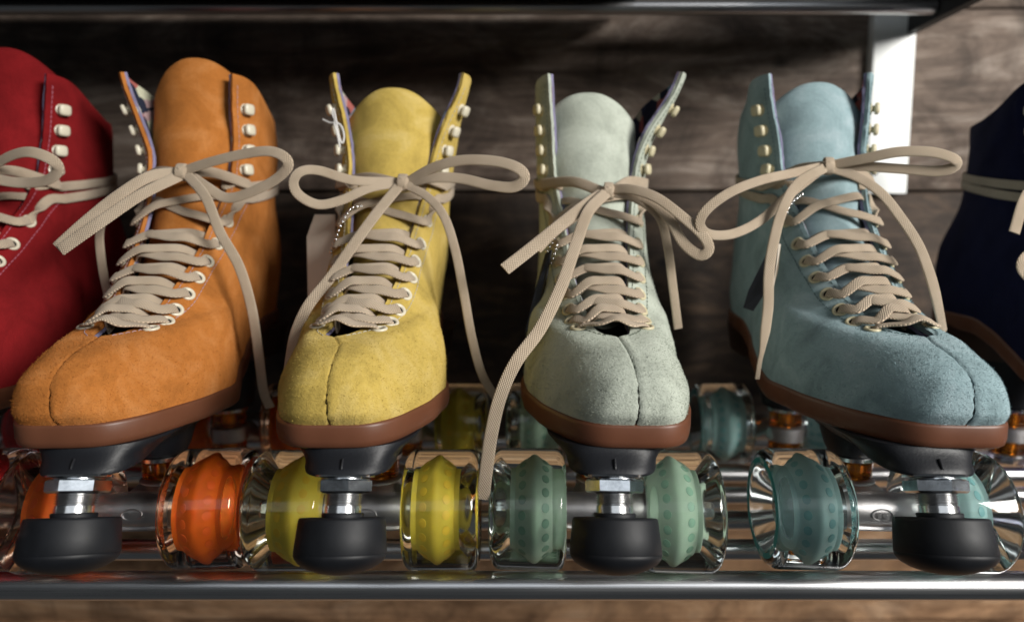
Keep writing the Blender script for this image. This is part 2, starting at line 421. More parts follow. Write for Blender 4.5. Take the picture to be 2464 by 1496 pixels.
def gap(P, t, side):
    tg = np.where(np.asarray(side) > 0, P['tg'][1], P['tg'][0])
    g = GAP(t); return np.where(t > .76, .0255+(tg-.0255)*sm((t-.76)/.30)**.9, g)
def s_start(P, t, side):
    g = np.where(t > .345, gap(P, t, side), 0); W = .036
    r = np.clip(g/W, 0, .62)
    return np.arcsin(r**(1/QF(t)))
def surf(P, t, s, side):
    t = np.asarray(t, float); s = np.asarray(s, float)
    yF, zF, yB, zB = FY(t), FZ(t), BY(t), BZ(t); L = yB-yF; c = (1-np.cos(s))/2
    y = yF+L*c; m = sm(t/.4); kk = (1-m)*sm((y-.095)/.10)+m*c
    z = zF+(zB-zF)*kk
    q = QF(t)*(1-sm(c*1.6))+QB(t)*sm(c*1.6)
    e = np.maximum(np.sin(s), 0)**q
    k = sm((z-.094)/.078); W = WS(y)*(1-k)+WT(z)*k
    x = W*e
    x = x*(1-.20*sm((z-.100)/.027)*(1-sm((y-.045)/.05)))
    na = np.where(np.asarray(side) > 0, P.get('na', (0, 0))[1], P.get('na', (0, 0))[0]); x = x*(1-na*sm((y-.078)/.045)*(1-sm((z-.115)/.06)))
    # flare of the flaps above the ankle
    s0 = s_start(P, t, side); g = np.where(t > .345, gap(P, t, side), 0); x0 = W*np.maximum(np.sin(s0), 0)**QF(t)
    dx = np.maximum(g-x0, 0)*np.exp(-((s-s0)/.75)**2)*(t > .345)
    z = z-.016*sm((t-.80)/.20)*sm((s-s0-.10)/1.2)
    x = x+dx; y = y-np.where(t > .8, (t-.8)/.2, 0)*.004*np.exp(-((s-s0)/.5)**2)
    # wrinkles at the vamp
    cl = P['toe']*np.clip(1-y/.09, 0, 1)**1.6 + P['mid']*np.exp(-((y-.046)/.015)**2)*sm((z-.10)/.02)*np.exp(-(x/.020)**2)
    # seam groove down the toe
    d = x; gr = np.where(t < .36, .00045*np.exp(-(d/.0007)**2) - (.0003 if side*P['lip'] > 0 else .0)*np.exp(-((d-.0026)/.0016)**2), 0)
    yy = y+gr*np.clip(1-(t-.05)/.25, 0, 1); zz = z-gr*np.clip((t-.05)/.2, 0, 1)
    # gentle unevenness of the leather
    un = .0006*np.sin(y*95+P['ph']+side)*np.sin(z*120+P['ph']*2)+.0004*np.sin(y*210+z*160+P['ph'])
    x = x*(1-(1-P.get('sw', 1))*sm((z-.15)/.06))
    x = x*(1+un*18)*(1-.16*sm((z-.232)/.045)*sm((s-s0-.25)/.7))
    return np.stack([side*x+cl+P.get('bx', 0)*sm((.25-z)/.10)+P.get('lean', 0)*sm((z-.12)/.15), yy, zz], -1)
def normal(P, t, s, side):
    e = 1e-3; p = surf(P, t, s, side)
    a = surf(P, t+e if t < .99 else t, s, side)-surf(P, t-e, s, side); b = surf(P, t, s+e, side)-surf(P, t, max(s-e, 1e-4), side)
    n = np.cross(b, a)*side; return n/np.linalg.norm(n)
def s_at(P, t, side, dist):
    """ring parameter where the surface is `dist` metres from the opening's edge"""
    s = float(s_start(P, t, side)); p = surf(P, t, s, side); tot = 0
    while tot < dist and s < 3:
        s += .004; p2 = surf(P, t, s, side); tot += np.linalg.norm(p2-p); p = p2
    return s

def grid_side(P, side, nt=104, ns=64):
    tt = np.concatenate([np.linspace(0, .335, 46, endpoint=False), np.linspace(.335, .40, 12, endpoint=False), np.linspace(.40, 1, nt-58)])
    s0 = s_start(P, tt, side); u = np.linspace(0, 1, ns)**1.9
    Sg = s0[:, None]+(PI-s0[:, None])*u[None, :]
    Sg = np.maximum(Sg, 1e-4)
    Tg = np.repeat(tt[:, None], ns, 1)
    G = surf(P, Tg, Sg, side)
    dt = np.gradient(G, axis=0); ds = np.gradient(G, axis=1)
    Nn = np.cross(ds, dt)*side; Nn /= np.linalg.norm(Nn, axis=2)[..., None]+1e-12
    return G, Nn, tt, Sg
def shell(mb, G, Nn, o0, o1, side, mi0, mi1, mie, fray=0.0):
    a = G-Nn*o0; b = G-Nn*o1
    if fray: 
        j = rng.normal(0, fray, (G.shape[0], 3)); a[:, 0] += j; b[:, 0] += j
    nt, ns = G.shape[:2]; K = nt*ns
    V = np.concatenate([a.reshape(-1, 3), b.reshape(-1, 3)])
    def q(i, j, flip): 
        f = (i*ns+j, i*ns+j+1, (i+1)*ns+j+1, (i+1)*ns+j); return f if not flip else f[::-1]
    fo = [q(i, j, side < 0) for i in range(nt-1) for j in range(ns-1)]
    fi = [tuple(k+K for k in q(i, j, side > 0)) for i in range(nt-1) for j in range(ns-1)]
    fe = [(i*ns, (i+1)*ns, (i+1)*ns+K, i*ns+K) for i in range(nt-1)]
    fe += [((nt-1)*ns+j, (nt-1)*ns+j+1, (nt-1)*ns+j+1+K, (nt-1)*ns+j+K) for j in range(ns-1)]
    b0 = mb.n; mb.add(V, fo, mi0); 
    for f in fi: mb.f.append([k+b0 for k in f]); mb.m.append(mi1); mb.uv.append(None)
    for f in fe: mb.f.append([k+b0 for k in f]); mb.m.append(mie); mb.uv.append(None)

def fibres(mb, G, Nn, tt, count, mi=0):
    """short suede nap, thickest on the toe"""
    nt, ns = G.shape[:2]
    w = np.exp(-(G[:-1, :-1, 1]/.085)**2)+.06
    ar = np.linalg.norm(np.cross(G[1:, :-1]-G[:-1, :-1], G[:-1, 1:]-G[:-1, :-1]), axis=2)
    p = (w*ar).ravel(); p /= p.sum(); idx = rng.choice(len(p), count, p=p)
    I, J = idx//(ns-1), idx % (ns-1); u, v = rng.random(count)[:, None], rng.random(count)[:, None]
    base = (G[I, J]*(1-u)+G[I+1, J]*u)*(1-v)+(G[I, J+1]*(1-u)+G[I+1, J+1]*u)*v
    n = Nn[I, J]; d = n*rng.uniform(.7, 1.2, (count, 1))+rng.normal(0, .6, (count, 3)); d /= np.linalg.norm(d, axis=1)[:, None]
    L = rng.uniform(.00025, .00060, (count, 1))*(1+1.2*(rng.random((count, 1)) > .97))
    sd = np.cross(d, rng.normal(0, 1, (count, 3))); sd /= np.linalg.norm(sd, axis=1)[:, None]
    wd = .000075
    V = np.stack([base-sd*wd-n*.0001, base+sd*wd-n*.0001, base+d*L*.6+sd*wd*.7+rng.normal(0, .00008, (count, 3)), base+d*L+rng.normal(0, .00015, (count, 3)), base+d*L*.6-sd*wd*.7], 1).reshape(-1, 3)
    F = [(5*k, 5*k+1, 5*k+2, 5*k+3, 5*k+4) for k in range(count)]
    mb.add(V, F, mi)

def stitch_line(mb, pts, nrm, mi, dash=.0021, r=.00022):
    pts = np.array(pts); S = np.concatenate([[0], np.cumsum(np.linalg.norm(np.diff(pts, axis=0), axis=1))])
    k = 0
    while k*dash*1.45+dash < S[-1]:
        a, b = k*dash*1.45, k*dash*1.45+dash
        pa = np.array([np.interp(a, S, pts[:, i]) for i in range(3)]); pb = np.array([np.interp(b, S, pts[:, i]) for i in range(3)])
        i = min(len(nrm)-1, int(np.searchsorted(S, a))); n = nrm[i]
        tube(mb, [pa-n*.0001, (pa+pb)/2+n*.00025, pb-n*.0001], r, 5, mi, False); k += 1

# ------------------------------------------------------------------ running gear
def make_wheel(skate, wm, core_m, dot_m, print_m, text_m, loc, side, proto=None):
    """side +1: printed outer face points to +x"""
    if proto is not None:
        w = dup(proto, skate); w.location = loc; w.rotation_euler = (random.uniform(0, 6.2), 0, 0 if side > 0 else PI); return w
    w = empty('wheel', loc=loc, parent=skate)
    mb = MB(); p = [(-.0143, .0130), (-.0143, .0143), (-.0180, .0160)]
    p += [(-.0192, .0220), (-.0192, .0265)]
    for a in np.linspace(0, PI/2, 7)[1:]: p.append((-.0192+.0052*(1-math.cos(a)), .0262+.0048*math.sin(a)))
    q = [(-x, r) for x, r in p[::-1]][:-3]+[(.0184, .0215), (.0168, .0205), (.0098, .0150), (.0085, .0143), (.0085, .0130)]
    lathe(mb, p+q, (0, 0, 0), (1, 0, 0), 96, 0, close=True)
    t = mb.build('tyre', wm, w, angle=50)
    mb = MB(); lathe(mb, [(-.0118, .0080), (-.0118, .0146), (-.0092, .0148), (-.0089, .0155), (-.0030, .0186), (-.0014, .0196), (0, .0199), (.0014, .0196), (.0030, .0186), (.0089, .0155), (.0092, .0148), (.0118, .0146), (.0118, .0080)], (-.0028, 0, 0), (1, 0, 0), 72)
    for sx in (-1, 1):
        for k in range(16):
            a = 2*PI*(k+.5*(sx > 0))/16; x = sx*.0058-.0028; r = .01712
            nx, nr = sx*.47, .88
            n = np.array((nx, nr*math.cos(a), nr*math.sin(a))); c = np.array((x, r*math.cos(a), r*math.sin(a)))
            lathe(mb, [(-.0006, .0021), (.00010, .0021), (.00016, .0019), (.00016, .0)], c, n, 14, 1)
    mb.build('core', [core_m, dot_m], w)
    mb = MB(); lathe(mb, [(-.0172, .0055), (-.0172, .0108), (.0095, .0108), (.0095, .0055)], (0, 0, 0), (1, 0, 0), 32)
    lathe(mb, [(.0095, .0045), (.0120, .0042), (.0130, .0030), (.0130, 0)], (0, 0, 0), (1, 0, 0), 6)
    mb.build('bearing', M['steel'], w)
    mb = MB(); X = .0193
    for (r0, r1) in ((.0230, .0260), (.0221, .0225)):
        lathe(mb, [(X, r0), (X+.00006, r0), (X+.00006, r1), (X, r1)], (0, 0, 0), (1, 0, 0), 96, 0, close=True)
    def arc(s, a0, size, rr, mi):
        for i, ch in enumerate(s):
            if ch == ' ': continue
            V, Fc = text_verts(ch, size, .00008); a = a0 - i*size*.70/rr
            ct, st = math.cos(a), math.sin(a)
            # radial direction = up of the glyph, viewed from +x
            up = np.array((0, ct, st)); rt = np.array((0, st, -ct))
            rt = np.cross(up, np.array((1., 0, 0)))
            P3 = np.array((X+.00012, 0, 0))+rr*up+V[:, :1]*rt+V[:, 1:2]*up
            mb.add(P3, Fc, mi)
    arc('62mm', 2.6, .0032, .02455, 1); arc('78a', 1.75, .0032, .02455, 1); arc('62mm', 2.6+PI, .0032, .02455, 1); arc('78a', 1.75+PI, .0032, .02455, 1)
    mb.build('printed_ring', [print_m, text_m], w)
    w.rotation_euler = (P_ROT, 0, 0 if side > 0 else PI)
    return w
P_ROT = 0.0

def ngon_nut(mb, o, ax, af, h, mi=0, ch=.0012, rot=0.0):
    X, Y, A = frame_from(ax); o = np.asarray(o, float); R = af/2/math.cos(PI/6); V = []
    lv = [(0, .90), (ch, 1.0), (h-ch, 1.0), (h, .90)]
    for hh, k in lv:
        for j in range(6):
            a = j*PI/3+rot; V.append(o+A*hh+R*k*(math.cos(a)*X+math.sin(a)*Y))
    F = [(i*6+j, i*6+(j+1) % 6, (i+1)*6+(j+1) % 6, (i+1)*6+j) for i in range(3) for j in range(6)]+[tuple(range(5, -1, -1)), tuple(18+j for j in range(6))]
    mb.add(V, F, mi)

def make_truck(skate, axle_y, back, emblem=True):
    """back=+1: kingpin sits behind the axle (front truck)"""
    tr = empty('truck', loc=(0, axle_y, .031), parent=skate)
    ky = back*.029
    mb = MB(); V = []; k = 40; zs = np.linspace(-.0100, .0065, 16)
    for q, z in enumerate(zs):
        f = (z-zs[0])/(zs[-1]-zs[0]); b = 1-.22*math.exp(-q*1.4)-.10*math.exp(-(15-q)*1.2)
        hx = (.0235-.0125*f**.8)*b; y0 = -.0062+.0105*f*0 if back > 0 else 0
        ya, yb = (-.0068+.014*f, .0105+.030*f**.9) if back > 0 else (-.0105-.030*f**.9, .0068-.014*f)
        cy, hy = (ya+yb)/2, (yb-ya)/2*b
        for a in np.arange(k)*2*PI/k:
            V.append((hx*np.sign(math.cos(a))*abs(math.cos(a))**.45, cy+hy*np.sign(math.sin(a))*abs(math.sin(a))**.55, z))
    mb.add(V, [(i*k+j, i*k+(j+1) % k, (i+1)*k+(j+1) % k, (i+1)*k+j) for i in range(15) for j in range(k)]+[tuple(range(k-1, -1, -1)), tuple(15*k+j for j in range(k))])
    lathe(mb, [(-.0258, .0065), (-.0250, .0078), (-.016, .0086), (0, .0092), (.016, .0086), (.0250, .0078), (.0258, .0065)], (0, 0, 0), (1, 0, 0), 36)
    lathe(mb, [(-.004, .0115), (-.003, .0128), (.006, .0128), (.007, .0115)], (0, ky, .001), (0, 0, 1), 36)
    if emblem and back > 0:
        yy = -.0094
        tube(mb, [(.0052*math.cos(q), yy+.0010*abs(math.sin(q)), .0005+.0028*math.sin(q)) for q in np.linspace(0, 2*PI, 25)], .00045, 6, 0, False)
        for ch, cx_ in (('S', -.0017), ('G', .0017)):
            Vt, Ft = text_verts(ch, .0042, .0002); mb.add([(cx_+p[0], yy-.0006, .0005+p[1]) for p in Vt], Ft)
    mb.build('hanger', M['cast'], tr)
    mb = MB(); lathe(mb, [(0, .004), (.098, .004)], (-.049, 0, 0), (1, 0, 0), 20); mb.build('axle', M['steel'], tr)
    for z0, z1 in ((.0082, .0185), (-.0115, -.0005)):
        mb = MB(); lathe(mb, [(z0, .0095), (z0+.001, .0112), (z1-.001, .0112), (z1, .0095)], (0, ky, 0), (0, 0, 1), 36); mb.build('bushing', M['amber'], tr)
    mb = MB(); lathe(mb, [(-.0140, .0110), (-.0136, .0120), (-.0118, .0120), (-.0116, .011)], (0, ky, 0), (0, 0, 1), 36); mb.build('washer', M['steel'], tr)
    mb = MB(); lathe(mb, [(.0186, .0118), (.0192, .0130), (.0212, .0130), (.0220, .0118)], (0, ky, 0), (0, 0, 1), 36); mb.build('washer', M['steel'], tr)
    mb = MB(); lathe(mb, [(-.016, .0042), (.03, .0042)], (0, ky, 0), (0, 0, 1), 16); ngon_nut(mb, (0, ky, -.0200), (0, 0, 1), .013, .006); ngon_nut(mb, (.003, ky-.002, .0300), (0, 0, 1), .013, .005)
    mb.build('kingpin', M['zinc'], tr)
    mb = MB(); lathe(mb, [(.0222, .0125), (.026, .0145), (.034, .017), (.0435, .019)], (0, ky, 0), (0, 0, 1), 36)
    mb.build('truck_base', M['black_plastic'], tr)
    return tr

def make_plate(skate):
    mb = MB(); k = 56
    def ring(y0, y1, hw, z, e=.75):
        out = []; cy, hy = (y0+y1)/2, (y1-y0)/2
        for a in np.arange(k)*2*PI/k:
            out.append((hw*np.sign(math.cos(a))*abs(math.cos(a))**e, cy+hy*np.sign(math.sin(a))*abs(math.sin(a))**e, z))
        return out
    lv = [(.0010, .036, .0185, .0686), (-.0008, .040, .0198, .0692), (-.0012, .046, .0204, .0704), (-.0008, .055, .0208, .0716), (.0004, .066, .0218, .0732),
          (.0025, .078, .0242, .0752), (.0045, .088, .0275, .0773), (.0060, .095, .0300, .0792), (.0065, .096, .0302, .0806)]
    V = []
    for y0, y1, hw, z in lv: V += ring(y0, y1, hw, z, .72)
    n = len(lv)
    mb.add(V, [(i*k+j, i*k+(j+1) % k, (i+1)*k+(j+1) % k, (i+1)*k+j) for i in range(n-1) for j in range(k)]+[tuple(range(k-1, -1, -1)), tuple((n-1)*k+j for j in range(k))])
    # ribs moulded on the nose
    tube(mb, [(0, -.0002, .0728), (0, .0010, .0745), (0, .0030, .0765)], .0006, 8)
    # long web to the heel
    V = []; secs = np.linspace(.05, .243, 30)
    for y in secs:
        hw = np.interp(y, [.05, .09, .13, .18, .243], [.026, .025, .018, .020, .024]); zt = .0804+.026*float(sm((y-.095)/.10))
        zb = zt-.012-np.interp(y, [.05, .11, .16, .243], [.0, .004, .006, .006])
        V += [(-hw, y, zt), (-hw*.98, y, zt-.004), (-hw*.6, y, zb), (hw*.6, y, zb), (hw*.98, y, zt-.004), (hw, y, zt)]
    F = [(i*6+j, i*6+j+1, (i+1)*6+j+1, (i+1)*6+j) for i in range(29) for j in range(5)]+[(i*6+5, i*6, (i+1)*6, (i+1)*6+5) for i in range(29)]
    F += [tuple(range(5, -1, -1)), tuple(29*6+j for j in range(6))]
    mb.add(V, F)
    lathe(mb, [(.054, .0165), (.075, .0205), (.098, .022)], (0, .1915, 0), (0, 0, 1), 36)
    mb.build('plate', M['black_plastic'], skate, angle=35)

def make_stop(skate, paint=False, rot=.2):
    ts = empty('toe_stop', loc=(0, -.0005, .0511), parent=skate)
    A = np.array((0, .375, .927)); A /= np.linalg.norm(A)
    mb = MB(); p = [(-.0236, 0), (-.0234, .0045), (-.0225, .0095), (-.0208, .0143), (-.0186, .0178), (-.0166, .0194), (-.0150, .0199), (-.0147, .0197), (-.0144, .0199), (-.0070, .0193), (-.0012, .0187), (-.0003, .0184), (0, .0177), (0, .009), (.0015, .0092), (.0020, .0088), (.0020, 0)]
    lathe(mb, p, (0, 0, 0), A, 96); mb.build('rubber_stopper', M['black_rubber'], ts, angle=60)
    mb = MB(); p = [(.0015, .0080), (.0050, .0080), (.0052, .0076)]
    for k in range(9):
        h = .0056+k*.0010; p += [(h, .0073), (h+.0005, .0086)]
    p += [(.0155, .0078), (.0190, .0078)]
    lathe(mb, p, (0, 0, 0), A, 48); mb.build('stem', M['steel'], ts, angle=30)
    mb = MB(); ngon_nut(mb, A*.0104, A, .0222, .0060, 0, .0008, rot)
    lathe(mb, [(.0042, .0092), (.0050, .0104), (.0054, .0104)], A*.0112, A, 36)
    if paint:
        X, Y, AA = frame_from(A)
    o = mb.build('lock_nut', [M['zinc'], M['yellow_paint']], ts, angle=25)
    if paint:
        best = min((p for p in o.data.polygons if abs(p.normal.dot(Vector(A))) < .3), key=lambda p: (p.center.x, ))
        best.material_index = 1
    mb = MB(); lathe(mb, [(0, .0095), (.0002, .0128), (.0010, .0132), (.0012, .0128), (.0012, .008)], A*.0170, A, 48); mb.build('washer', M['zinc'], ts, angle=40)

# ------------------------------------------------------------------ sole
def make_sole(skate, P):
    u = np.linspace(0, 1, 90)**1.6; S = np.maximum(PI*u, 1e-4)
    R = surf(P, np.zeros_like(S), S, 1); Lh = surf(P, np.zeros_like(S), S, -1)[::-1]
    ring = np.concatenate([R[1:], Lh[1:-1]]); n = len(ring)
    # smooth the tip where the halves meet
    for _ in range(3):
        i0 = [i % n for i in range(-6, 7)]
        c = ring.copy()
        for i in i0: ring[i, :2] = (c[(i-1) % n, :2]+c[i, :2]*2+c[(i+1) % n, :2])/4
    T = np.roll(ring, -1, 0)-np.roll(ring, 1, 0); T[:, 2] = 0; T /= np.linalg.norm(T, axis=1)[:, None]+1e-12
    O = np.stack([T[:, 1], -T[:, 0], T[:, 2]*0], 1)
    cen = np.array((0, .13, 0)); 
    if np.mean(np.sum(O*(ring-ring.mean(0)), 1)) < 0: O = -O
    z = .0895+.026*sm((ring[:, 1]-.095)/.10)
    def loop(off, zz):
        r = ring+O*off; r[:, 2] = z+zz; return r
    lv = [(-.004, .0022), (.0008, .0022), (.0016, .0016), (.0019, .0005), (.0019, -.0058), (.0013, -.0082), (0, -.0092), (-.0100, -.0093)]
    V = np.concatenate([loop(*l) for l in lv]); m = len(lv)
    mb = MB(); mb.add(V, [(i*n+j, i*n+(j+1) % n, (i+1)*n+(j+1) % n, (i+1)*n+j) for i in range(m-1) for j in range(n)]+[tuple((m-1)*n+j for j in range(n))])
    mb.build('sole', M['gum'], skate, angle=70)
    # heel block
    mb = MB(); V = []; k = 40; lv = [(.0330, .1105), (.0325, .106), (.0310, .098), (.0300, .091), (.0290, .089)]
    for hw, zz in lv:
        for a in np.arange(k)*2*PI/k:
            V.append((hw*np.sign(math.cos(a))*abs(math.cos(a))**.75, .2180+.045*np.sign(math.sin(a))*abs(math.sin(a))**.75, zz-.002))
    mb.add(V, [(i*k+j, i*k+(j+1) % k, (i+1)*k+(j+1) % k, (i+1)*k+j) for i in range(4) for j in range(k)]+[tuple(range(k-1, -1, -1)), tuple(4*k+j for j in range(k))])
    mb.build('heel', M['dark_heel'], skate)

# ------------------------------------------------------------------ a skate
GROUP = 'roller skates lined up on the lower shelf'
def to_local(P, w):
    w = np.asarray(w, float); d = w-np.array((P['x'], TOE_Y, 0)); c, s = math.cos(P['yaw']), math.sin(P['yaw'])
    return np.stack([d[..., 0]*c+d[..., 1]*s, -d[..., 0]*s+d[..., 1]*c, d[..., 2]], -1)

def make_skate(P):
    sk = empty('roller_skate', P['label'], 'roller skate', GROUP, (P['x'], TOE_Y, 0))
    sk.rotation_euler = (0, 0, P['yaw'])
    mat = suede('suede_'+P['name'], P['col'], P.get('tint')); stitch = plain('stitch_'+P['name'], P['stitch'], .8)
    up = MB(); ln = MB()
    for side in (1, -1):
        G, Nn, tt, Sg = grid_side(P, side)
        shell(up, G, Nn, 0, .0022, side, 0, 0, 0, .00016)
        i0 = int(np.searchsorted(tt, .342)); 
        shell(ln, G[i0:], Nn[i0:], .0024, .0042, side, 1, 1, 0, .00012)
        if P['fuzz']: fibres(up, G, Nn, tt, P['fuzz'])
        # stitching: along the opening, and the curved vamp seam under the eyelets
        pts = []; nr = []
        for t in np.linspace(.42, .98, 70):
            s = s_at(P, t, side, .0034); n = normal(P, t, s, side); pts.append(surf(P, t, s, side)+n*.0002); nr.append(n)
        stitch_line(up, pts, nr, 1)
        pts = []; nr = []
        for k in np.linspace(0, 1, 60):
            t = .345+.40*k; dd = np.interp(k, [0, .05, .12, .25, .5, 1], [.006, .014, .0185, .0215, .023, .026])
            s = s_at(P, t, side, dd); n = normal(P, t, s, side); pts.append(surf(P, t, s, side)+n*.0002); nr.append(n)
        stitch_line(up, pts, nr, 1)
    # vamp join across the throat
    up.build('upper', [mat, stitch], sk, angle=70)
    ln.build('lining', [M['lilac'], M['floral']], sk, angle=70)
    make_sole(sk, P); make_plate(sk); make_stop(sk, P.get('paint', False), P.get('nut', .2))

    # tongue
    mb = MB(); nu, nv = 33, 70; top = []; zt = P['tongue']
    tv = np.linspace(0, 1, nv); uu = np.linspace(-1, 1, nu)
    for v in tv:
        for u in uu:
            k = v*(1-.13*abs(u)**2.4)
            z = .1300+(zt-.1300)*k
            t = float(np.interp(z, FZv, Tv)); yc = float(FY(t))+.0105-.0045*sm((z-.16)/.05)+.010*sm((z-.21)/.07)
            hw = np.interp(v, [0, .15, .4, .6, .8, .93, 1], [.014, .016, .021, .026, .0305, .0315, .0300])
            x = hw*u; yc += .018*abs(u)**2.2+.0012*math.sin(z*150+P['ph'])
            cl = P['mid']*math.exp(-((yc-.046)/.015)**2)+P.get('lean', 0)*sm((z-.12)/.15)+P.get('tongue_x', 0)*sm((z-.17)/.08)
            top.append((x+cl, yc, z-.0020*(1-min(1, v*3))))
    G = np.array(top).reshape(nv, nu, 3); dt = np.gradient(G, axis=0); ds = np.gradient(G, axis=1)
    Nn = np.cross(ds, dt); Nn /= np.linalg.norm(Nn, axis=2)[..., None]
    edge = np.minimum(1, np.minimum((1-np.abs(uu))[None, :]*14, (1-tv)[:, None]*24))
    edge = np.sqrt(np.maximum(1-(1-edge)**2, 0)); th = .0055*edge
    A = G+Nn*th[..., None]*.5; B = G-Nn*th[..., None]*.5; K = nv*nu
    F = [(i*nu+j, i*nu+j+1, (i+1)*nu+j+1, (i+1)*nu+j) for i in range(nv-1) for j in range(nu-1)]
    mb.add(np.concatenate([A.reshape(-1, 3), B.reshape(-1, 3)]), F+[tuple(k+K for k in f[::-1]) for f in F])
    mb.build('tongue', mat, sk, angle=80)

    # eyelets and hooks
    em = M[P['enamel']]; rows = np.array([.350, .392, .431, .470, .510, .550, .592, .646]); eye = {}
    mb = MB(); lathe(mb, [(0, .0040), (.0007, .0041), (.0011, .0036), (.0012, .0030), (.0008, .0023), (-.0006, .0021)], (0, 0, 0), (0, 0, 1), 28)
    lathe(mb, [(-.0002, .0), (.00025, .0022), (.00030, .0)], (0, 0, 0), (0, 0, 1), 20, 1)
    e0 = mb.build('eyelet', [em, M['hole']], sk, angle=60)
    first = True
    for i, t in enumerate(rows):
        for side in (1, -1):
            s = s_at(P, t, side, .0205 if i == 0 else (.0148 if i == 1 else .0122)); p = surf(P, t, s, side); n = normal(P, t, s, side)
            eye[(i, side)] = (p, n, t, s)
            o = e0 if first else e0.copy()
            if not first: sc.collection.objects.link(o)
            o.parent = sk; first = False
            o.location = p; o.rotation_euler = Vector(n).to_track_quat('Z', 'Y').to_euler()
    mb = MB(); lathe(mb, [(0, .0038), (.0006, .0038), (.0010, .0030), (.0012, .0019), (.0034, .0019)], (0, 0, 0), (0, 0, 1), 24)
    V = []; kk = 28; lv = [(.0018, .0029, .0), (.0030, .0034, .0), (.0037, .0036, .0004), (.0041, .0031, .0008), (.0042, .0, .0008)]
    lv = [(.0026, .0030, 0), (.0030, .0037, 0), (.0040, .0039, 0), (.0050, .0036, 0), (.0055, .0026, 0)]
    for z_, r_, _ in lv:
        for a_ in np.arange(kk)*2*PI/kk:
            xx = r_*np.sign(math.cos(a_))*abs(math.cos(a_))**.55; yy_ = r_*.92*np.sign(math.sin(a_))*abs(math.sin(a_))**.55
            V.append((xx, yy_, z_-7*xx*xx-12*max(0, -yy_)**1.5*.1))
    mb.add(V, [(i*kk+j, i*kk+(j+1) % kk, (i+1)*kk+(j+1) % kk, (i+1)*kk+j) for i in range(4) for j in range(kk)]+[tuple(range(kk-1, -1, -1)), tuple(4*kk+j for j in range(kk))])
    h0 = mb.build('lace_hook', em, sk, angle=50); first = True
    for z in (.214, .2278, .2416, .2554):
        t = float(np.interp(z, FZv, Tv))
        for side in (1, -1):
            s = s_at(P, t, side, .0095); p = surf(P, t, s, side); n = normal(P, t, s, side)
            o = h0 if first else h0.copy()
            if not first: sc.collection.objects.link(o)
            o.parent = sk; first = False; o.location = p-n*.0002; o.rotation_euler = Vector(n).to_track_quat('Z', 'Y').to_euler()

    # laces
    lb = MB()
    def edge_pt(t, side): s = float(s_start(P, t, side)); return surf(P, t, s, side), normal(P, t, s+.05, side)
    # bottom bar
    a, na, _, _ = eye[(0, 1)]; b, nb, _, _ = eye[(0, -1)]
    ea, _ = edge_pt(rows[0]+.018, 1); eb, _ = edge_pt(rows[0]+.018, -1); up_ = np.array((0, -.35, .94))
    bar = [b-nb*.0025, b+nb*.0016+(eb-b)*.12, b+(eb-b)*.55+nb*.0034, eb+up_*.0052, (ea+eb)/2+up_*.0082+np.array((0, .001, 0)), ea+up_*.0052, a+(ea-a)*.55+na*.0034, a+na*.0016+(ea-a)*.12, a-na*.0025]
    ribbon(lb, bar, [nb, nb, nb, up_, up_, up_, na, na, na], .0058, .0015)
    for i in range(1, 8):
        for side in (1, -1):
            p, n, t, s = eye[(i, side)]; e1, n1 = edge_pt(t, side)
            fy, fz = float(FY(t+.02)-FY(t-.02)), float(FZ(t+.02)-FZ(t-.02)); fn = np.array((0, -fz, fy)); fn /= np.linalg.norm(fn)
            j = min(i+1, 7); t2 = rows[j] if i < 7 else .73; e2, n2 = edge_pt(t+(.024 if side > 0 else .034)+(.03 if i == 7 else 0), -side); al = np.array((0, fy, fz)); al /= np.linalg.norm(al); lft = al*(.0026 if side < 0 else -.0012)
            tl = float(np.interp(t, TT, range(len(TT)))); 
            lay = (.0012 if (i+(side > 0)) % 2 else -.0008)
            jit = np.array((0, 0, P['jit'][(i*2+(side > 0)) % len(P['jit'])]))
            m1 = e1*.60+e2*.40+fn*(.0056+lay)+jit*.5+lft; m2 = e1*.22+e2*.78+fn*(.0042+lay*.6)+jit*.3; fv = fn+np.array((0, -.30, 0)); fv /= np.linalg.norm(fv)
            path = [p-n*.0030+(p-e1)*.10, p+n*.0006, p+(e1-p)*.22+n*.0026, p+(e1-p)*.75+n*.0042, e1*.85+e2*.15+fn*(.0050+lay)+jit*.6+np.array((0, .0010, .0016))+lft, m1, m2, e2+fn*.0002-n2*.0030, e2+(e2-m2)*.35-n2*.0060]
            ribbon(lb, path, [n, n, n, (n+fv)/2, fv, fv, fv, (fv+n2)/2, n2], .0056, .0016)
    # strands up to the knot and round the ankle
    kn = to_local(P, at(*P['knot']))
    for side in (1, -1):
        p, n, t, s = eye[(7, side)]
        t3 = .735; s3 = s_at(P, t3, side, .011); q = surf(P, t3, s3, side); nq = normal(P, t3, s3, side)
        ribbon(lb, [q+nq*.0020+np.array((side*.001, .004, 0)), q+nq*.0034, (q+kn)/2+np.array((side*.002, -.004, .003)), kn+np.array((side*.004, 0, 0))], [nq, nq, (0, -1, .2), (0, -1, .2)], .0066, .0020)
        for dz, t0 in ((0, .700), (.0065, .735)):
            path = []; nn = []
            if dz == 0: path += [p-n*.003, p+n*.0008]; nn += [n, n]
            else:
                s_e = float(s_start(P, t0, side)); pe = surf(P, t0, s_e, side); ne = normal(P, t0, s_e+.03, side); path += [pe-ne*.0050+(pe-p)*.0, pe+np.array((-side*.0015, -.001, 0))-ne*.001]; nn += [ne, ne]
            for s_ in np.linspace(s_at(P, t0, side, .014), PI-.02, 12):
                t_ = t0-.01*math.sin(s_); pp = surf(P, t_, s_, side); n_ = normal(P, t_, s_, side); path.append(pp+n_*.0016); nn.append(n_)
            ribbon(lb, path, nn, .0060, .0018)
    # knot
    aa = np.linspace(-.6, 2*PI-.4, 14)
